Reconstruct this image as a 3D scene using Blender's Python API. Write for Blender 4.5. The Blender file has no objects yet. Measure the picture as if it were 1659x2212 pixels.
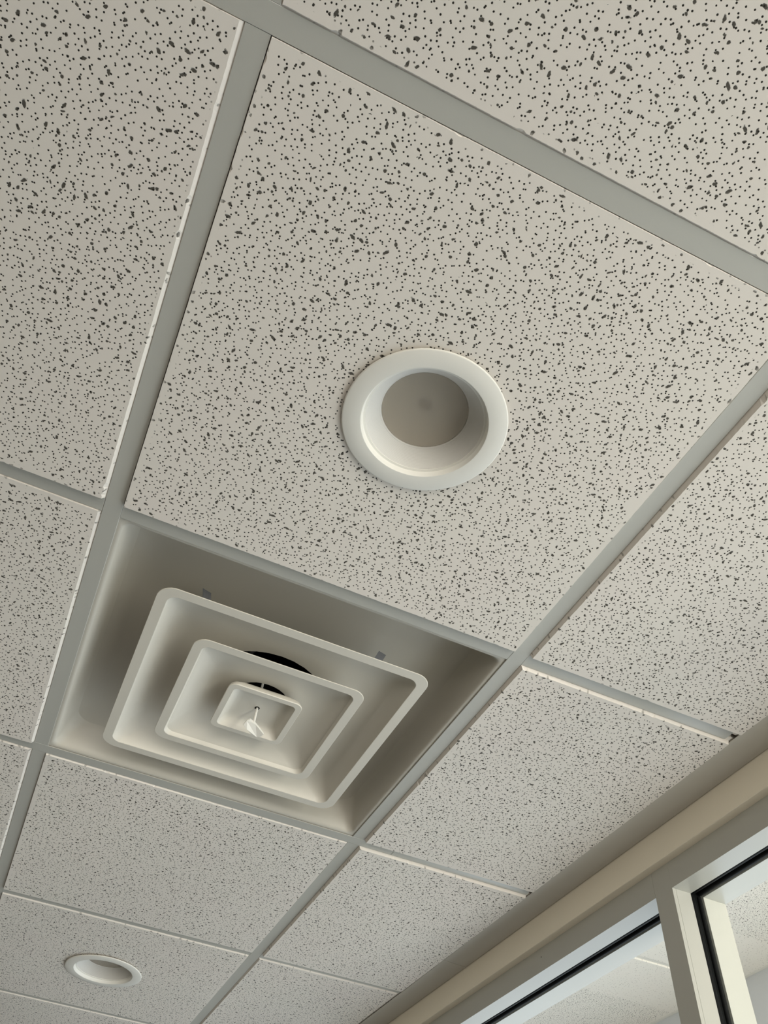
import bpy, bmesh, math, random
from mathutils import Matrix, Vector
random.seed(7)
SC = bpy.context.scene
COL = SC.collection

# ------------------------------------------------------------------ camera
S = 0.6096                      # ceiling grid module; the plane z = 0 is the underside of the grid
cam_d = bpy.data.cameras.new('camera'); cam = bpy.data.objects.new('camera', cam_d); COL.objects.link(cam)
RIGHT = Vector((0.90806688, -0.41347673, 0.06671977))
DOWN = Vector((0.36061149, 0.69084779, -0.62664877))
FWD = Vector((0.21301148, 0.59309891, 0.77644046))
m = Matrix.Identity(4)
for i in range(3):
    m[i][0] = RIGHT[i]; m[i][1] = -DOWN[i]; m[i][2] = -FWD[i]
m[0][3], m[1][3], m[2][3] = 0.10357359, -0.15018797, -0.78605764
cam.matrix_world = m
cam_d.sensor_fit = 'HORIZONTAL'; cam_d.sensor_width = 36.0; cam_d.lens = 1711.494 * 36.0 / 1659.0
cam_d.clip_start = 0.01
SC.camera = cam

# ------------------------------------------------------------------ exposure, world, lights
SC.view_settings.view_transform = 'Standard'; SC.view_settings.look = 'None'
SC.view_settings.gamma = 1.0; SC.view_settings.use_curve_mapping = False
SC.view_settings.exposure = 0.0
w = bpy.data.worlds.new('world'); SC.world = w; w.use_nodes = True
w.node_tree.nodes['Background'].inputs[0].default_value = (0.75, 0.85, 1.0, 1)
w.node_tree.nodes['Background'].inputs[1].default_value = 0.8

FLOOR = -2.44
def area(name, loc, rot, sx, sy, power, col):
    d = bpy.data.lights.new(name, 'AREA'); d.shape = 'RECTANGLE'; d.size = sx; d.size_y = sy
    d.energy = power; d.color = col
    o = bpy.data.objects.new(name, d); o.location = loc; o.rotation_euler = rot; COL.objects.link(o); return o
H = math.pi / 2
area('near_window_daylight', (-0.6, -4.30, -1.30), (H, 0, 0), 3.0, 1.7, 92, (1.0, 0.95, 0.88))       # window in the wall behind the camera
area('entry_glass_daylight', (2.44, 1.6, -1.30), (0, H, 0), 1.9, 6.0, 66, (0.88, 0.94, 1.0))           # glazed outer wall of the entry
area('entry_door_daylight', (1.8, -2.55, -1.25), (H, 0, 0), 1.0, 2.1, 128, (1.0, 0.96, 0.86))            # glazed end of the entry

# ------------------------------------------------------------------ materials
def nt(name):
    mt = bpy.data.materials.new(name); mt.use_nodes = True
    t = mt.node_tree; return mt, t, t.nodes['Principled BSDF']
def paint(name, col, rough=0.5, spec=0.5, grain=0.0, scale=900, var=0.0, metal=0.0):
    mt, t, b = nt(name)
    b.inputs['Base Color'].default_value = (*col, 1); b.inputs['Roughness'].default_value = rough
    b.inputs['Specular IOR Level'].default_value = spec; b.inputs['Metallic'].default_value = metal
    tc = t.nodes.new('ShaderNodeTexCoord')
    if var:
        n = t.nodes.new('ShaderNodeTexNoise'); n.inputs['Scale'].default_value = 9; n.inputs['Detail'].default_value = 3
        t.links.new(tc.outputs['Object'], n.inputs['Vector'])
        r = t.nodes.new('ShaderNodeMapRange'); r.inputs[3].default_value = 1 - var; r.inputs[4].default_value = 1 + var
        t.links.new(n.outputs['Fac'], r.inputs[0])
        v = t.nodes.new('ShaderNodeVectorMath'); v.operation = 'SCALE'; v.inputs[0].default_value = col
        t.links.new(r.outputs[0], v.inputs['Scale']); t.links.new(v.outputs[0], b.inputs['Base Color'])
    if grain:
        n = t.nodes.new('ShaderNodeTexNoise'); n.inputs['Scale'].default_value = scale; n.inputs['Detail'].default_value = 2
        t.links.new(tc.outputs['Object'], n.inputs['Vector'])
        bp = t.nodes.new('ShaderNodeBump'); bp.inputs['Strength'].default_value = grain; bp.inputs['Distance'].default_value = 0.001
        t.links.new(n.outputs['Fac'], bp.inputs['Height']); t.links.new(bp.outputs[0], b.inputs['Normal'])
    return mt

def tile_material(name, base):
    """Mineral-fibre tile: pinholes and irregular fissures, none in the first millimetres along the edges."""
    mt, t, b = nt(name); N = t.nodes; L = t.links
    def math_(op, a, c=None, d=None):
        n = N.new('ShaderNodeMath'); n.operation = op
        for i, v in enumerate((a, c, d)):
            if v is None: continue
            if isinstance(v, (int, float)): n.inputs[i].default_value = v
            else: L.new(v, n.inputs[i])
        return n.outputs[0]
    def vec(op, a, c=None):
        n = N.new('ShaderNodeVectorMath'); n.operation = op
        for i, v in enumerate((a, c)):
            if v is None: continue
            if isinstance(v, (tuple, list)): n.inputs[i].default_value = v
            else: L.new(v, n.inputs[i])
        return n
    tc = N.new('ShaderNodeTexCoord'); oi = N.new('ShaderNodeObjectInfo')
    off = vec('SCALE', (37.1, 91.7, 0.0)); L.new(oi.outputs['Random'], off.inputs['Scale'])
    flat = vec('MULTIPLY', tc.outputs['Object'], (1, 1, 0))
    P = vec('ADD', flat.outputs[0], off.outputs[0]).outputs[0]
    # distance from the nearest tile edge
    sx = N.new('ShaderNodeSeparateXYZ'); L.new(tc.outputs['Object'], sx.inputs[0])
    mx = math_('MAXIMUM', math_('ABSOLUTE', sx.outputs[0]), math_('ABSOLUTE', sx.outputs[1]))
    inner = N.new('ShaderNodeMapRange'); inner.interpolation_type = 'SMOOTHSTEP'
    inner.inputs[1].default_value = 0.2860; inner.inputs[2].default_value = 0.2820
    inner.inputs[3].default_value = 0.0; inner.inputs[4].default_value = 1.0; L.new(mx, inner.inputs[0])
    inner2 = N.new('ShaderNodeMapRange'); inner2.inputs[1].default_value = 0.2915; inner2.inputs[2].default_value = 0.2875
    inner2.inputs[3].default_value = 0.35; inner2.inputs[4].default_value = 1.0; L.new(mx, inner2.inputs[0])
    nz = N.new('ShaderNodeTexNoise'); nz.inputs['Scale'].default_value = 420; nz.inputs['Detail'].default_value = 1.5
    L.new(P, nz.inputs['Vector'])
    nzc = math_('SUBTRACT', nz.outputs['Fac'], 0.5)
    # density drifts slowly over the tile
    dn = N.new('ShaderNodeTexNoise'); dn.inputs['Scale'].default_value = 22; dn.inputs['Detail'].default_value = 1; L.new(P, dn.inputs['Vector'])
    def spots(cell, rmin, rmax, keep, stretch, wob, shift):
        pv = vec('ADD', P, (shift, shift * 1.7, 0)).outputs[0]
        v = N.new('ShaderNodeTexVoronoi'); v.voronoi_dimensions = '2D'; v.feature = 'F1'
        v.inputs['Scale'].default_value = 1.0 / cell; v.inputs['Randomness'].default_value = 1.0
        L.new(pv, v.inputs['Vector'])
        d = vec('SUBTRACT', pv, v.outputs['Position']).outputs[0]
        d = vec('MULTIPLY', d, (1, 1, 0)).outputs[0]
        cs = N.new('ShaderNodeSeparateColor'); L.new(v.outputs['Color'], cs.inputs[0])
        if stretch != 1:
            ro = N.new('ShaderNodeVectorRotate'); ro.rotation_type = 'Z_AXIS'
            L.new(d, ro.inputs['Vector']); L.new(math_('MULTIPLY', cs.outputs[2], 6.2832), ro.inputs['Angle'])
            st = N.new('ShaderNodeCombineXYZ'); st.inputs[1].default_value = 1.0
            L.new(math_('MULTIPLY_ADD', cs.outputs[0], 1 / stretch - 1, 1.0), st.inputs[0])
            d = vec('MULTIPLY', ro.outputs[0], st.outputs[0]).outputs[0]
        ln = vec('LENGTH', d).outputs['Value']
        ln = math_('MULTIPLY_ADD', nzc, wob, ln)
        rad = math_('MULTIPLY_ADD', cs.outputs[1], rmax - rmin, rmin)
        mr = N.new('ShaderNodeMapRange'); mr.inputs[3].default_value = 1; mr.inputs[4].default_value = 0
        L.new(ln, mr.inputs[0]); L.new(math_('MULTIPLY', rad, 0.82), mr.inputs[1]); L.new(math_('MULTIPLY', rad, 1.18), mr.inputs[2])
        kk = math_('LESS_THAN', math_('ADD', math_('MULTIPLY_ADD', dn.outputs['Fac'], -0.7, 0.35), math_('FRACT', math_('MULTIPLY', cs.outputs[0], 17.3))), keep)
        return math_('MULTIPLY', mr.outputs[0], kk), cs
    pin, _ = spots(0.0064, 0.00080, 0.00098, 0.93, 1, 0.0004, 0.0)
    pin = math_('MULTIPLY', pin, inner.outputs[0])
    fis, fcs = spots(0.0118, 0.0008, 0.00172, 0.64, 2.2, 0.0020, 3.37)
    fis = math_('MULTIPLY', fis, inner2.outputs[0])
    # faint blotches in the white face
    bn = N.new('ShaderNodeTexNoise'); bn.inputs['Scale'].default_value = 6; bn.inputs['Detail'].default_value = 4; L.new(P, bn.inputs['Vector'])
    mixb = N.new('ShaderNodeMix'); mixb.data_type = 'RGBA'; L.new(bn.outputs['Fac'], mixb.inputs['Factor'])
    mixb.inputs[6].default_value = (base[0] * 1.0, base[1] * 0.975, base[2] * 0.985, 1)
    mixb.inputs[7].default_value = (base[0] * 0.985, base[1] * 1.01, base[2] * 1.0, 1)
    mf = N.new('ShaderNodeMix'); mf.data_type = 'RGBA'; L.new(fis, mf.inputs['Factor']); L.new(mixb.outputs[2], mf.inputs[6])
    shade = N.new('ShaderNodeMix'); shade.data_type = 'RGBA'; L.new(nz.outputs['Fac'], shade.inputs['Factor'])
    shade.inputs[6].default_value = (0.055, 0.050, 0.040, 1); shade.inputs[7].default_value = (0.13, 0.118, 0.098, 1)
    L.new(shade.outputs[2], mf.inputs[7])
    mp = N.new('ShaderNodeMix'); mp.data_type = 'RGBA'; L.new(pin, mp.inputs['Factor']); L.new(mf.outputs[2], mp.inputs[6])
    mp.inputs[7].default_value = (0.026, 0.023, 0.018, 1)
    L.new(mp.outputs[2], b.inputs['Base Color']); b.inputs['Roughness'].default_value = 0.9
    b.inputs['Specular IOR Level'].default_value = 0.15
    fine = N.new('ShaderNodeTexNoise'); fine.inputs['Scale'].default_value = 1500; L.new(P, fine.inputs['Vector'])
    hgt = math_('SUBTRACT', math_('MULTIPLY', fine.outputs['Fac'], 0.06), math_('MAXIMUM', pin, fis))
    bp = N.new('ShaderNodeBump'); bp.inputs['Strength'].default_value = 0.5; bp.inputs['Distance'].default_value = 0.0012
    L.new(hgt, bp.inputs['Height']); L.new(bp.outputs[0], b.inputs['Normal'])
    return mt

M = {}
M['tile'] = tile_material('ceiling_tile_face', (0.755, 0.700, 0.630))
M['entry_tile'] = tile_material('entry_tile_lightened', (0.86, 0.82, 0.75))  # lighter copy of the tile: the entry's brighter light put into the colour
M['grid'] = paint('grid_enamel', (0.465, 0.455, 0.41), 0.28, 0.5, 0.04, 400)
M['angle'] = paint('wall_angle_enamel', (0.50, 0.47, 0.41), 0.5, 0.4)
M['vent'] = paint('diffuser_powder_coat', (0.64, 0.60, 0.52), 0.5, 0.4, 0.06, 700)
M['pan'] = paint('diffuser_pan_shaded', (0.53, 0.495, 0.425), 0.5, 0.4, 0.06, 700)  # diffuser coat darkened: shade inside the pan put into the colour
M['baffle'] = paint('baffle_white', (0.63, 0.605, 0.56), 0.5, 0.3)
M['trim'] = paint('downlight_white', (0.76, 0.735, 0.67), 0.45, 0.4)
M['duct'] = paint('duct_black', (0.004, 0.004, 0.003), 0.9, 0.1)
M['steel'] = paint('galvanised_steel', (0.12, 0.12, 0.125), 0.5, 0.5, metal=0.3)
M['frame'] = paint('frame_enamel', (0.46, 0.45, 0.40), 0.34, 0.5, 0.05, 500)
M['drywall'] = paint('beige_wall_paint', (0.90, 0.82, 0.67), 0.8, 0.25, 0.12, 700)
M['rubber'] = paint('gasket_rubber', (0.003, 0.0035, 0.0035), 0.55, 0.14)
M['seam'] = paint('seam_shadow_dark', (0.05, 0.05, 0.04), 0.8, 0.2)  # painted shadow of the seam gap, not assigned to any part
M['plenum'] = paint('plenum_dark', (0.03, 0.03, 0.03), 0.9, 0.1)
M['wall'] = paint('room_wall_paint', (0.30, 0.272, 0.235), 0.8, 0.3, 0.1, 300)
M['pale_wall'] = paint('left_wall_paint', (0.66, 0.62, 0.54), 0.8, 0.3, 0.1, 300)
M['white_wall'] = paint('entry_wall_paint', (0.72, 0.72, 0.72), 0.8, 0.3, 0.1, 300)
M['carpet'] = paint('floor_carpet', (0.12, 0.112, 0.098), 0.95, 0.1, 0.5, 260, 0.1)
M['pale_floor'] = paint('entry_floor', (0.40, 0.40, 0.40), 0.5, 0.4, 0, 0, 0.08)
M['led'] = paint('led_phosphor', (0.16, 0.09, 0.015), 0.5, 0.4)
M['reflector'] = paint('reflector_cup', (0.75, 0.71, 0.65), 0.5, 0.4)

def glass(name, tint, gloss, rough, milky=0.0, milkcol=(0.6, 0.58, 0.54)):
    mt = bpy.data.materials.new(name); mt.use_nodes = True; t = mt.node_tree; N = t.nodes; N.clear()
    out = N.new('ShaderNodeOutputMaterial'); tr = N.new('ShaderNodeBsdfTransparent'); tr.inputs[0].default_value = (*tint, 1)
    gl = N.new('ShaderNodeBsdfGlossy'); gl.inputs['Roughness'].default_value = rough
    lw = N.new('ShaderNodeFresnel'); lw.inputs['IOR'].default_value = gloss
    ge = N.new('ShaderNodeNewGeometry'); inv = N.new('ShaderNodeMath'); inv.operation = 'MULTIPLY_ADD'; inv.inputs[1].default_value = -1; inv.inputs[2].default_value = 1
    mu = N.new('ShaderNodeMath'); mu.operation = 'MULTIPLY'      # reflect at the outer faces only
    t.links.new(ge.outputs['Backfacing'], inv.inputs[0]); t.links.new(inv.outputs[0], mu.inputs[0]); t.links.new(lw.outputs[0], mu.inputs[1])
    a = N.new('ShaderNodeMixShader'); t.links.new(mu.outputs[0], a.inputs[0]); t.links.new(gl.outputs[0], a.inputs[2])
    if milky:
        df = N.new('ShaderNodeBsdfDiffuse'); df.inputs[0].default_value = (*milkcol, 1)
        ms = N.new('ShaderNodeMixShader'); ms.inputs[0].default_value = milky
        t.links.new(tr.outputs[0], ms.inputs[1]); t.links.new(df.outputs[0], ms.inputs[2]); t.links.new(ms.outputs[0], a.inputs[1])
    else:
        t.links.new(tr.outputs[0], a.inputs[1])
    t.links.new(a.outputs[0], out.inputs[0]); return mt
M['glass'] = glass('clear_pane', (0.97, 0.985, 0.98), 1.35, 0.02)
M['lens'] = glass('frosted_lens', (0.86, 0.84, 0.80), 1.45, 0.14, 0.30, (0.72, 0.66, 0.58))

# ------------------------------------------------------------------ mesh helpers
class MB:
    def __init__(s): s.v = []; s.f = []; s.sm = []
    def add(s, vs, fs, smooth=False):
        k = len(s.v); s.v += [tuple(v) for v in vs]; s.f += [[i + k for i in f] for f in fs]; s.sm += [smooth] * len(fs)
    def box(s, x0, x1, y0, y1, z0, z1, fn=None):
        vs = [(x, y, z) for z in (z0, z1) for y in (y0, y1) for x in (x0, x1)]
        if fn: vs = [fn(*v) for v in vs]
        s.add(vs, [[0, 2, 3, 1], [4, 5, 7, 6], [0, 1, 5, 4], [2, 6, 7, 3], [0, 4, 6, 2], [1, 3, 7, 5]])
    def loft(s, rings, cap0=False, cap1=False):
        n = len(rings[0]); k = len(s.v)
        for r in rings: s.v += [tuple(p) for p in r]
        for i in range(len(rings) - 1):
            for j in range(n):
                a, b = k + i * n + j, k + i * n + (j + 1) % n
                s.f.append([a, b, b + n, a + n]); s.sm.append(True)
        if cap0: s.f.append([k + j for j in range(n)][::-1]); s.sm.append(False)
        if cap1: s.f.append([k + (len(rings) - 1) * n + j for j in range(n)]); s.sm.append(False)
    def build(s, name, mat, parent=None, loc=None, bevel=0, sharp=35, kind=None):
        me = bpy.data.meshes.new(name); me.from_pydata(s.v, [], s.f); me.update()
        bm = bmesh.new(); bm.from_mesh(me)
        bmesh.ops.recalc_face_normals(bm, faces=bm.faces)
        if bevel:
            bmesh.ops.bevel(bm, geom=list(bm.edges), offset=bevel, segments=2, profile=0.5, affect='EDGES', clamp_overlap=True)
        bm.to_mesh(me); bm.free()
        if any(s.sm) and not bevel:
            me.polygons.foreach_set('use_smooth', [True] * len(me.polygons))
            me.set_sharp_from_angle(angle=math.radians(sharp))
        me.materials.append(M[mat]); o = bpy.data.objects.new(name, me); COL.objects.link(o)
        if parent: o.parent = parent
        if loc: o.location = loc
        if kind: o['kind'] = kind
        return o
def rsq(a, r, z, n=8, b=None):
    b = b or a; r = min(r, a, b); out = []
    for q, (sx, sy) in enumerate(((1, 1), (-1, 1), (-1, -1), (1, -1))):
        for i in range(n + 1):
            t = math.pi / 2 * (q + i / n)
            out.append((sx * (a - r) + r * math.cos(t), sy * (b - r) + r * math.sin(t), z))
    return out
def circ(r, z, n=64): return [(r * math.cos(2 * math.pi * i / n), r * math.sin(2 * math.pi * i / n), z) for i in range(n)]
def empty(name, loc, label=None, cat=None, group=None, kind=None):
    o = bpy.data.objects.new(name, None); o.location = loc; o.empty_display_size = 0.05; COL.objects.link(o)
    if label: o['label'] = label
    if cat: o['category'] = cat
    if group: o['group'] = group
    if kind: o['kind'] = kind
    return o
def tag(o, label, cat, group=None):
    o['label'] = label; o['category'] = cat
    if group: o['group'] = group
    return o

# ------------------------------------------------------------------ the partition wall line (it runs slightly skew to the grid)
def wx(y): return 1.0605 - 0.0067 * (y - 1.05)
def W(off, y, z): return (wx(y) + off, y, z)
def wbox(mb, o0, o1, y0, y1, z0, z1): mb.box(o0, o1, y0, y1, z0, z1, W)
Y0, Y1 = -4.4, 6.1              # extent of the room along the partition
XL = -4 * S - 0.35              # left wall

# ------------------------------------------------------------------ structure
def struct(o): o['kind'] = 'structure'; return o
b = MB(); b.box(XL - .1, 1.20, Y0 - .1, Y1 + .1, FLOOR - .1, FLOOR); struct(b.build('floor', 'carpet'))
b = MB(); b.box(1.20, 2.60, Y0 - .1, Y1 + .1, FLOOR - .1, FLOOR); struct(b.build('floor.001', 'pale_floor'))
b = MB(); b.box(XL - .1, XL, Y0, Y1, FLOOR, .34); struct(b.build('wall_left', 'pale_wall'))
b = MB(); b.box(XL - .1, 2.60, Y1, Y1 + .1, FLOOR, .60); struct(b.build('wall_far', 'wall'))
def wall_with_opening(name, mat, plane, a0, a1, o0, o1, z0, z1, zt, th=.1):
    """Wall in the plane y = plane, running a0..a1, with one opening o0..o1, z0..z1."""
    q = MB()
    for (p0, p1, q0, q1) in ((a0, o0, FLOOR, zt), (o1, a1, FLOOR, zt), (o0, o1, FLOOR, z0), (o0, o1, z1, zt)):
        if p1 - p0 > 1e-4 and q1 - q0 > 1e-4: q.box(p0, p1, plane - th, plane, q0, q1)
    return struct(q.build(name, mat))
wall_with_opening('wall_near', 'wall', Y0, XL, 1.08, -2.15, .95, -2.18, -.42, .34)
q = MB()
for x0, x1, z0, z1 in ((-2.15, .95, -.47, -.42), (-2.15, .95, -2.18, -2.13), (-2.15, -2.10, -2.13, -.47), (.90, .95, -2.13, -.47), (-.62, -.58, -2.13, -.47)):
    q.box(x0, x1, Y0 - .08, Y0 - .02, z0, z1)
win2 = struct(q.build('window_2', 'frame'))
q = MB(); q.box(-2.10, .90, Y0 - .053, Y0 - .047, -2.13, -.47); q.build('pane', 'glass', win2)
# entry beyond the partition
wall_with_opening('wall_entry_end', 'white_wall', -2.65, 1.20, 2.60, 1.26, 2.38, FLOOR + .02, -.18, .60)
q = MB()
q.box(2.472, 2.60, -2.65, Y1, -.30, .60); q.box(2.472, 2.60, -2.65, -2.0, FLOOR, -.30); q.box(2.472, 2.60, 4.5, Y1, FLOOR, -.30); q.box(2.472, 2.60, -2.0, 4.5, FLOOR, FLOOR + .08)
struct(q.build('wall_right', 'white_wall'))
q = MB()
for k in range(6):
    y = -2.0 + k * 1.29; q.box(2.49, 2.55, y, y + .05, FLOOR + .08, -.35)
q.box(2.49, 2.55, -2.0, 4.5, -.35, -.30)
win3 = struct(q.build('window_3', 'frame'))
q = MB(); q.box(2.517, 2.523, -1.95, 4.45, FLOOR + .08, -.35); q.build('pane', 'glass', win3)

# ------------------------------------------------------------------ the suspended ceiling: deck, tiles, tees
b = MB(); b.box(XL - .1, 1.19, Y0 - .1, Y1 + .1, .34, .40)
ceiling = struct(b.build('ceiling', 'plenum'))
FH = 0.0119                     # half of the 24 mm flange
ZT = -0.0052                    # face of the tegular tiles, just below the grid

def edge_pts(p0, p1, seed, chips=0.5, step=.0035, st=None):
    rnd = random.Random(seed); L = math.dist(p0, p1); n = max(2, int(L / step)); out = []
    nx, ny = -(p1[1] - p0[1]) / L, (p1[0] - p0[0]) / L      # points inward for a counter-clockwise outline
    bite = 0; depth = 0
    for i in range(n):
        t = i / n; j = rnd.uniform(0, .00035)
        if bite <= 0 and rnd.random() < .015 * chips: bite = rnd.randint(1, 2); depth = rnd.uniform(.0005, .0018)
        if bite > 0 and 0 < i < n - 1: j += depth; bite -= 1
        if i == 0: j = 0.0003
        if st is not None: st.append((p0[0] + (p1[0] - p0[0]) * t, p0[1] + (p1[1] - p0[1]) * t))
        out.append((p0[0] + (p1[0] - p0[0]) * t + nx * j, p0[1] + (p1[1] - p0[1]) * t + ny * j))
    return out
def tile(cx, cy, poly, seed, hole=None, z0=0.0, parent=None, low=False, chips=1.0, seat=(0, 0), bev=(.0010, .0010, .0018, .0012)):
    """One tile; poly = face outline (counter-clockwise, world xy). The face hangs below the flanges, the body rests on them."""
    n = len(poly); out = []; straight = []
    for i in range(n): out += edge_pts(poly[i], poly[(i + 1) % n], seed * 13 + i, chips, .03 if low else .0035, straight)
    me = bpy.data.meshes.new('ceiling_tile'); bm = bmesh.new()
    rnd = random.Random(seed)
    tilt = (rnd.uniform(-.0008, .0008), rnd.uniform(-.0008, .0008))
    # seat: how much higher (m) the face sits along its -y edge; bev: bevel widths of the left, right, -y and +y edges
    X0, X1, YA, YB = min(p[0] for p in poly), max(p[0] for p in poly), min(p[1] for p in poly), max(p[1] for p in poly)
    zf = lambda x, y: z0 + ZT + (x - cx) * tilt[0] + (y - cy) * tilt[1] + seat[0] * (YB - y) / (YB - YA) + seat[1]
    def inset(x, y):
        u, v = (x - X0) / (X1 - X0), (y - YA) / (YB - YA)
        return (x + bev[0] * (1 - u) - bev[1] * u, y + bev[2] * (1 - v) - bev[3] * v)
    out = [inset(x, y) for x, y in out]
    face = [bm.verts.new((x - cx, y - cy, zf(x, y))) for x, y in out]
    top = [bm.verts.new((x - cx, y - cy, z0 + .0016)) for x, y in straight]
    k = len(out); es = []
    for i in range(k):
        es.append(bm.edges.new((face[i], face[(i + 1) % k])))
        bm.faces.new((face[i], top[i], top[(i + 1) % k], face[(i + 1) % k]))
    if hole:
        hx, hy, hr = hole
        hv = [bm.verts.new((hx + hr * math.cos(a * math.pi / 24) - cx, hy + hr * math.sin(a * math.pi / 24) - cy, zf(hx, hy))) for a in range(48)]
        ht = [bm.verts.new((v.co.x, v.co.y, z0 + .016)) for v in hv]
        he = []
        for i in range(48):
            he.append(bm.edges.new((hv[i], hv[(i + 1) % 48]))); bm.faces.new((hv[i], ht[i], ht[(i + 1) % 48], hv[(i + 1) % 48]))
        bmesh.ops.triangle_fill(bm, use_beauty=True, edges=es + he, normal=(0, 0, -1))
    else:
        bm.faces.new(face)
    # body: rests on the flanges, 9 mm wider
    if not hole:
        g = .0085; xs = [p[0] for p in poly]; ys = [p[1] for p in poly]
        mxx, mxy = (min(xs) + max(xs)) / 2, (min(ys) + max(ys)) / 2
        bod = [(x + math.copysign(g, x - mxx), y + math.copysign(g, y - mxy)) for x, y in poly]
        lo = [bm.verts.new((x - cx, y - cy, z0 + .0016)) for x, y in bod]; hi = [bm.verts.new((x - cx, y - cy, z0 + .016)) for x, y in bod]
        bm.faces.new(lo); bm.faces.new(hi)
        for i in range(len(bod)): bm.faces.new((lo[i], hi[i], hi[(i + 1) % len(bod)], lo[(i + 1) % len(bod)]))
    bmesh.ops.recalc_face_normals(bm, faces=bm.faces)
    bm.to_mesh(me); bm.free(); me.materials.append(M['entry_tile' if z0 else 'tile'])
    o = bpy.data.objects.new('ceiling_tile', me); o.location = (cx, cy, 0); COL.objects.link(o); o.parent = parent
    return o
G = FH + .0006
lights_at = [(0, 0), (0, 3)]
seats = {(0, 0): (.0045, 0), (-1, 0): (.0045, 0), (-1, 1): (.0040, 0)}
for i in range(-4, 1):
    seats[(i, -1)] = (-.001, .0040)
    for j in range(2, 6): seats[(i, j)] = (.0012, .0020)
vent_cell = (0, 1)
def xcut(y): return 1.0022 - .0105 * (y - .537)
seed = 0
for i in range(-4, 1):
    for j in range(-7, 10):
        seed += 1
        if (i, j) == vent_cell: continue
        x0, x1, y0, y1 = i * S + G, (i + 1) * S - G, j * S + G, (j + 1) * S - G
        cx, cy = (i + .5) * S, (j + .5) * S
        near = i in (-1, 0) and -1 <= j <= 4
        hole = (cx, cy, .080) if (i, j) in lights_at else None
        tile(cx, cy, [(x0, y0), (x1, y0), (x1, y1), (x0, y1)], seed, hole, parent=ceiling, low=not near, seat=seats.get((i, j), (0, 0)), bev=(.0006, .0038 if i < 0 else .0010, .0003 if (i, j) in seats and j < 2 else .0018, .0012))
for j in range(-7, 10):
    seed += 1; y0, y1 = j * S + G, (j + 1) * S - G
    tile(1.5 * S, (j + .5) * S, [(S + G, y0), (xcut(y0), y0), (xcut(y1), y1), (S + G, y1)], seed, parent=ceiling, low=not -1 <= j <= 4, chips=1.4, seat=(0, .0040) if j == -1 else (.0012, .0018) if j > 2 else (0, 0), bev=(.0034, .0002, .0018, .0012))

def tee(name, ax, c, a0, a1, drop=0.0, parent=None, z0=0.0, fh=FH, hgt=.038, mat='grid'):
    """Inverted T: flange with rolled edges and a web. ax 'x' runs along x at y = c."""
    q = MB(); z = z0 - drop
    prof = [(-fh, z + .0013), (-fh, z + .0003), (-fh + .0004, z), (fh - .0004, z), (fh, z + .0003), (fh, z + .0013), (.0008, z + .0015), (.0008, z + hgt), (-.0008, z + hgt), (-.0008, z + .0015)]
    A = []
    for a in (a0, a1): A.append([(a, c + p, h) if ax == 'x' else (c + p, a, h) for p, h in prof])
    n = len(prof); q.add(A[0] + A[1], [[k, (k + 1) % n, n + (k + 1) % n, n + k] for k in range(n)] + [list(range(n))[::-1], list(range(n, 2 * n))])
    return q.build(name, mat, parent)
SPL = .689
for j in range(-6, 10, 2):                       # main tees along x (L0, L2 ...), with a splice
    end = .993
    tee('main_tee', 'x', j * S, XL, SPL - .0004, 0, ceiling)
    tee('main_tee', 'x', j * S, SPL + .0004, end, 0, ceiling)
for j in range(-6, 10, 2):                       # four-foot tees along y, butting against the mains
    for i in range(-4, 2):
        tee('cross_tee', 'y', i * S, j * S + FH + .0003, (j + 2) * S - FH - .0003, -.0002, ceiling)
        
for j in range(-7, 9, 2):                        # two-foot tees along x
    for i in range(-4, 1):
        tee('cross_tee', 'x', j * S, i * S + FH + .0003, (i + 1) * S - FH - .0003, -.0003, ceiling)
    tee('cross_tee', 'x', j * S, S + FH + .0003, .9925, -.0003, ceiling)

# wall angle along the partition: two lengths butted together
trim = struct(empty('trim_1', (wx(1.6), 1.6, 0)))
JY0, JY1 = 1.6015, 1.6070
for a, bb in ((Y0, 0), (0, Y1)):
    q = MB()
    ya0, ya1 = (Y0, Y0) if a == Y0 else (JY0 + .0008, JY1 + .0008)
    yb0, yb1 = (JY0 - .0008, JY1 - .0008) if a == Y0 else (Y1, Y1)
    # corners: inner edge (off -.060) and outer edge (off 0)
    vs = []
    for z in (-.0010, -.0001):
        for off, ya, yb in ((-.0605, ya0, yb0), (0, ya1, yb1)):
            for y in (ya, yb):
                px, py, pz = W(off, y, z); vs.append((px - wx(1.6), py - 1.6, pz))
    q.add(vs, [[0, 1, 3, 2], [4, 6, 7, 5], [0, 4, 5, 1], [2, 3, 7, 6], [0, 2, 6, 4], [1, 5, 7, 3]])
    vs = []
    for z in (-.0001, .030):
        for off, ya, yb in ((-.0012, ya1, yb1), (0, ya1, yb1)):
            for y in (ya, yb):
                px, py, pz = W(off, y, z); vs.append((px - wx(1.6), py - 1.6, pz))
    q.add(vs, [[0, 1, 3, 2], [4, 6, 7, 5], [0, 4, 5, 1], [2, 3, 7, 6], [0, 2, 6, 4], [1, 5, 7, 3]])
    q.build('wall_angle', 'angle', trim)

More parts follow.
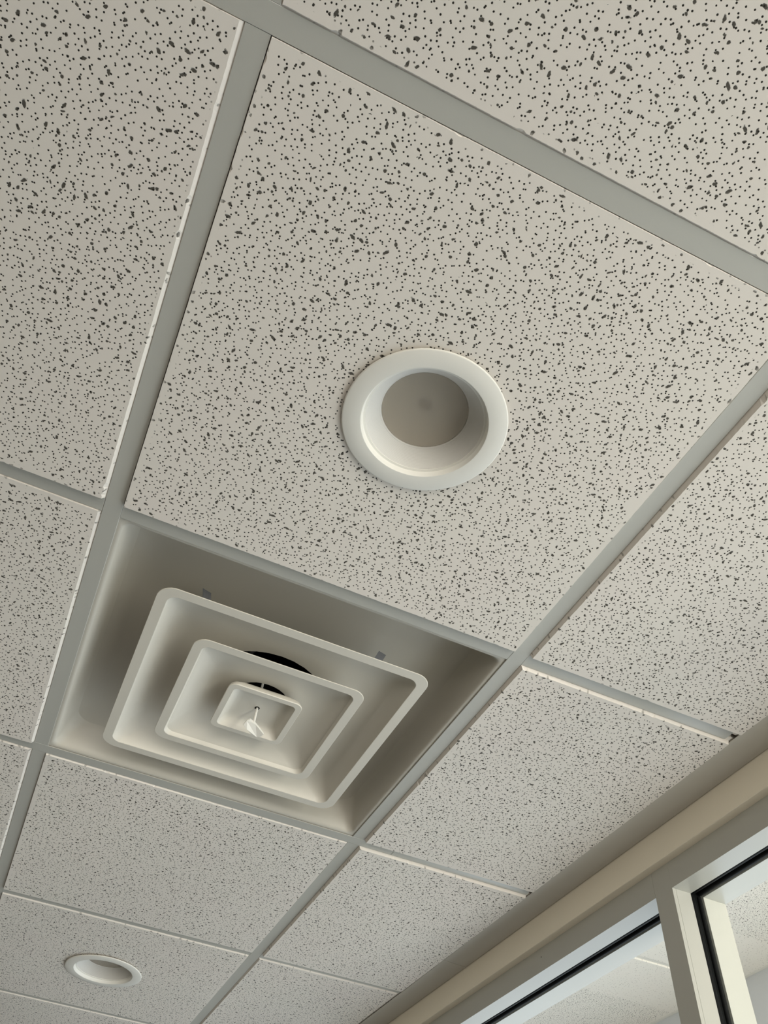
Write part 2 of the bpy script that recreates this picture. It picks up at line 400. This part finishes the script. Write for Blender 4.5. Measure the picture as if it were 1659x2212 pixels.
# ------------------------------------------------------------------ partition: drywall header, storefront frame, gaskets, panes
ZB, ZF, ZS = -.053, -.097, FLOOR + .09
F0, F1, P0, P1 = .0195, .1325, .0580, .0850
q = MB(); wbox(q, .0026, .1400, Y0, Y1, ZB, .45); hd = struct(q.build('wall_partition', 'drywall', bevel=.0008))
q = MB(); wbox(q, .1400, .1410, Y0, Y1, ZB, .45); q.build('entry_side_paint', 'white_wall', hd)
mull = [.9265 + 1.22 * k for k in range(-2, 5)]
win = struct(empty('window_1', (wx(.9265) + .07, .9265, ZS)))
IX, IY, IZ = win.location
def L_(off, y, z): p = W(off, y, z); return (p[0] - IX, p[1] - IY, p[2] - IZ)
def fb(q, o0, o1, y0, y1, z0, z1): q.box(o0, o1, y0, y1, z0, z1, L_)
MW = .0225
edges = mull + [Y1]
for k in range(len(edges) - 1):                  # head and sill lengths between mullions
    y0 = edges[k] + (MW + .0005); y1 = edges[k + 1] - (MW + .00015 if k < len(edges) - 2 else 0)
    q = MB()
    fb(q, F0, P0, y0, y1, ZF, ZB - .0003); fb(q, P1, F1, y0, y1, ZF, ZB - .0003); fb(q, P0, P1, y0, y1, ZF + .012, ZB - .0003)
    q.build('head_rail', 'frame', win)
    q = MB(); fb(q, F0, P0, y0, y1, FLOOR, ZS); fb(q, P1, F1, y0, y1, FLOOR, ZS); fb(q, P0, P1, y0, y1, FLOOR, ZS - .012)
    q.build('sill_rail', 'frame', win)
    # gaskets: bulged strips on both sides of the pane, top and both jambs
    gy0, gy1 = y0 - .0006, y1 + .0004
    for nm, (a, c, lip) in (('inner_gasket', (P0, .0690, .0012)), ('outer_gasket', (.0760, P1, .0022))):
        q = MB(); mid = (a + c) / 2
        prof = [(a, .012), (a, lip + .002), (a + .0015, lip), (mid, lip - .0010), (c - .0025, lip + .0002), (c - .0004, lip + .003), (c, .012)]
        R0 = [L_(o, gy0, ZF + h) for o, h in prof]; R1 = [L_(o, gy1, ZF + h) for o, h in prof]; n = len(prof)
        q.add(R0 + R1, [[i, i + 1, n + i + 1, n + i] for i in range(n - 1)] + [list(range(n))[::-1], list(range(n, 2 * n))], True)
        for base, sg in ((gy0, 1), (gy1, -1)):
            R0 = [L_(o, base + sg * (-.012 + (.012 - h)), ZF - 0.0) for o, h in prof]
            R1 = [L_(o, base + sg * (-.012 + (.012 - h)), ZS + .001) for o, h in prof]
            q.add(R0 + R1, [[i, i + 1, n + i + 1, n + i] for i in range(n - 1)], True)
        q.build(nm, 'rubber', win, sharp=60)
    q = MB(); fb(q, .0695, .0755, y0 - .006, y1 + .006, ZS - .006, ZF + .008); q.build('pane', 'glass', win)
q = MB(); wbox(q, .0026, .1400, Y0, mull[0] - MW - .0005, FLOOR, ZB); q.build('light_block_wall', 'drywall', hd)  # unseen bay added solid to keep entry door light off the room ceiling
for y in mull:
    q = MB()
    z1 = ZB - .0003
    # room-side half with the snap-on stop seam 7 mm behind the face, pocket, far half
    fb(q, F0, F0 + .0072, y - MW, y + MW, FLOOR, z1)
    fb(q, F0 + .0072, F0 + .0077, y - MW + .0006, y + MW - .0006, FLOOR, z1)
    fb(q, F0 + .0077, P0, y - MW, y + MW, FLOOR, z1)
    fb(q, P1, F1, y - MW, y + MW, FLOOR, z1)
    fb(q, P0, P1, y - MW + .010, y + MW - .010, FLOOR, z1)
    q.build('mullion', 'frame', win)
    for sg in (-1, 1):
        q = MB(); yy = sorted((y + sg * (MW - .0099), y + sg * (MW - .0065))); fb(q, P0 + .0002, P1 - .0002, yy[0], yy[1], ZS, ZF + .0119); q.build('pocket_black_fill', 'rubber', win)  # added black filler that makes the glazing pocket look dark
# small screw hole in the head rail
q = MB(); c = L_(F0 - .0002, 1.3209, -.0700)
q.add([(c[0], c[1] + .0013 * math.cos(a * .785), c[2] + .0013 * math.sin(a * .785)) for a in range(8)] + [(c[0] + .0003, c[1] + .0013 * math.cos(a * .785), c[2] + .0013 * math.sin(a * .785)) for a in range(8)],
      [list(range(8)), list(range(8, 16))[::-1]] + [[a, (a + 1) % 8, 8 + (a + 1) % 8, 8 + a] for a in range(8)])
q.build('screw_hole', 'rubber', win)

# ------------------------------------------------------------------ the entry's own, higher ceiling, seen through the panes
ZE = .45
b = MB(); b.box(1.19, 2.472, -2.65, Y1, ZE + .12, ZE + .16); c2 = struct(b.build('ceiling.001', 'plenum'))
ex0 = 1.2; yg = 2.196
for j in range(-7, 7):
    for xa, xb in ((1.2012, 1.84 - G), (1.84 + G, 2.4505)):
        seed += 1; y0, y1 = yg + j * 2 * S + G, yg + (j + 1) * 2 * S - G
        if y1 > Y1 or y0 < -2.65: continue
        tile((xa + xb) / 2, (y0 + y1) / 2, [(xa, y0), (xb, y0), (xb, y1), (xa, y1)], seed, z0=ZE, parent=c2, low=True)
for j in range(-7, 7):
    y = yg + j * 2 * S
    if -2.6 < y < Y1: tee('cross_tee', 'x', y, 1.19, 2.4508, 0, c2, ZE, mat='trim')
tee('main_tee', 'y', 1.84, -2.65, Y1, .0003, c2, ZE, mat='trim')
q = MB(); q.box(2.4500, 2.4718, -2.65, Y1, ZE - .001, ZE); q.box(2.4706, 2.4718, -2.65, Y1, ZE, ZE + .03); struct(q.build('trim_2', 'trim'))

# ------------------------------------------------------------------ square cone diffuser
vx, vy = S / 2, 1.5 * S
vent = empty('air_diffuser', (vx, vy, 0), 'square white ceiling air diffuser with three nested cones, set in the ceiling grid', 'air vent')
q = MB()
q.loft([rsq(a, r, z) for a, r, z in (
    (.3030, .002, .0040), (.3030, .002, .0022), (.2905, .009, .0022), (.2870, .012, .0026), (.2846, .013, .0060), (.2815, .015, .0130), (.2790, .020, .0270),
    (.2735, .026, .0440), (.2640, .034, .0570), (.2480, .046, .0650), (.2200, .060, .0695), (.1800, .090, .0720), (.1300, .115, .0745), (.1030, .103, .0780), (.1000, .100, .0830),
    (.1000, .100, .0850), (.1040, .104, .0845), (.1700, .105, .0780), (.2340, .055, .0690), (.2860, .020, .0430), (.2900, .012, .0050), (.3030, .002, .0040))])
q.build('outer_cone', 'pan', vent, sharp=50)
q = MB(); q.loft([circ(.0996, .079), circ(.0996, .30)], cap1=True); q.build('duct_collar', 'duct', vent)
def cone(name, a, lip, z, hole, zh, ro, ri, lab=None):
    d = zh - z; q = MB()
    R = [(hole, hole, zh + .0012)]
    R += [(a - lip - .036, ri + .024, z + d * .80 + .003), (a - lip - .020, ri + .014, z + d * .60 + .003), (a - lip - .008, ri + .006, z + d * .34 + .003), (a - lip, ri + .003, z + .0068), (a - .006, ro - .002, z + .0030),
          (a - .0006, ro, z + .0016), (a, ro, z + .0012), (a, ro, z + .0004), (a - .0004, ro, z), (a - lip + .0006, ri, z), (a - lip, ri, z + .0005), (a - lip - .0022, ri + .002, z + .0050 + d * .05), (a - lip - .0080, ri + .006, z + d * .36), (a - lip - .018, ri + .014, z + d * .64),
          (a - lip - .034, ri + .024, z + d * .84)]
    mid = (hole + (a - lip - .034)) / 2
    if hole < a - lip - .040: R += [(mid, min(mid, max(ri + .04, hole * .8)), z + d * .95)]
    R += [(hole + .001, hole + .001, zh - .0003), (hole, hole, zh), (hole, hole, zh + .0012)]
    q.loft([rsq(*r) for r in R]); return q.build(name, 'vent', vent, sharp=30)
cone('middle_cone', .2125, .0165, -.012, .106, .0250, .026, .016)
cone('inner_cone', .1375, .0150, -.0175, .0500, .0090, .022, .013)
# centre cone: closed top
q = MB()
q.loft([rsq(*r) for r in ((.030, .012, -.0010), (.050, .014, -.0012), (.0590, .014, -.0100), (.0612, .014, -.0165), (.0605, .013, -.0178), (.0515, .008, -.0178), (.0505, .008, -.0168),
        (.0470, .009, -.0110), (.0430, .010, -.0060), (.0380, .011, -.0036), (.0300, .012, -.0030), (.004, .004, -.0030))], cap0=True)
q.build('centre_cone', 'vent', vent, sharp=30)
q = MB(); q.loft([circ(.0042, -.0032, 16), circ(.0042, -.0028, 16)], True, True); q.build('screw_opening', 'duct', vent)
q = MB(); q.loft([circ(.0020, -.0325, 12), circ(.0020, .076, 12)], True, True); q.build('centre_rod', 'trim', vent)
# fan-shaped turn lever hanging on the rod
q = MB()
P3 = [(-.0152, .0067, -.037), (-.0120, -.0018, -.033), (-.0079, -.0042, -.031), (.0037, -.0005, -.033), (.0136, .0038, -.037), (.0219, .0078, -.041),
      (.0197, .0143, -.042), (.0140, .0203, -.042), (.0039, .0181, -.041), (-.0064, .0105, -.040)]
nn = len(P3)
q.add(P3 + [(x * .96, y * .96 + .0008, z + .0035) for x, y, z in P3], [list(range(nn)), list(range(nn, 2 * nn))[::-1]] + [[i, (i + 1) % nn, nn + (i + 1) % nn, nn + i] for i in range(nn)])
q.build('turn_lever', 'trim', vent, bevel=.0007)
# hanger straps between the cones and the outer pan
for sx, sy in ((1, 1), (-1, 1), (-1, -1), (1, -1)):
    q = MB()
    a, bb = Vector((sx * .138, sy * .150, .0290)), Vector((sx * .146, sy * .161, .0520)); wv = Vector((.007, .002, 0)); th = Vector((0, .0012, 0))
    q.add([a - wv, a + wv, bb + wv, bb - wv, a - wv + th, a + wv + th, bb + wv + th, bb - wv + th], [[0, 1, 2, 3], [4, 7, 6, 5], [0, 4, 5, 1], [2, 6, 7, 3], [0, 3, 7, 4], [1, 5, 6, 2]])
    q.build('hanger_strap', 'steel', vent)
for ang in (0, H):
    q = MB()
    for s in (-1, 1): q.box(s * .002 if s > 0 else -.098, .098 if s > 0 else -.002, -.003, .003, .150, .153)
    o = q.build('support_bar', 'steel', vent); o.rotation_euler = (0, 0, ang + .35)

# ------------------------------------------------------------------ recessed downlights
def downlight(x, y, label):
    t = empty('recessed_light', (x, y, 0), label, 'ceiling light', 'round recessed downlights')
    z = ZT
    q = MB(); q.loft([circ(r, h) for r, h in ((.0950, z + .0006), (.0965, z + .0002), (.0966, z - .0010), (.0960, z - .0018), (.0950, z - .0022), (.0755, z - .0030), (.0742, z - .0028), (.0735, z - .0018), (.0718, z + .0040), (.0690, z + .0046), (.0690, z + .0060), (.0760, z + .006), (.0780, z + .0006), (.0950, z + .0006))])
    q.build('trim_ring', 'trim', t, sharp=40)
    R = [(.0700, z + .0044)]; n = 15; za, zb = z + .0050, .0215
    for i in range(n):
        f0, f1 = i / n, (i + .55) / n; r0 = .0695 + (.0532 - .0695) * f0; r1 = .0695 + (.0532 - .0695) * f1
        R += [(r0, za + (zb - za) * f0), (r1 , za + (zb - za) * f1), (r1 + .0009, za + (zb - za) * (f1 + .1 / n))]
    R += [(.0528, zb), (.0518, zb + .0008), (.0518, zb + .003), (.0600, zb + .003), (.0740, za)]
    q = MB(); q.loft([circ(r, h) for r, h in R]); bf = q.build('baffle', 'baffle', t, sharp=80)
    q = MB(); q.loft([circ(.0512, zb + .0012), circ(.0512, zb + .0022)], True, True); q.build('lens', 'lens', t)
    q = MB(); q.loft([circ(.0517, zb + .0031), circ(.0430, zb + .0100), circ(.0260, zb + .0150), circ(.0120, zb + .0160)], cap1=True); rf = q.build('reflector', 'reflector', t)
    q = MB(); q.loft([circ(.0075, zb + .0152, 24), circ(.0075, zb + .0135, 24)], True, True); q.build('led_chip', 'led', t)
    return t
downlight(.5 * S, .5 * S, 'large round white recessed downlight above the square air diffuser, unlit')
downlight(.5 * S, 3.5 * S, 'small distant white recessed downlight in the bottom left corner, unlit')
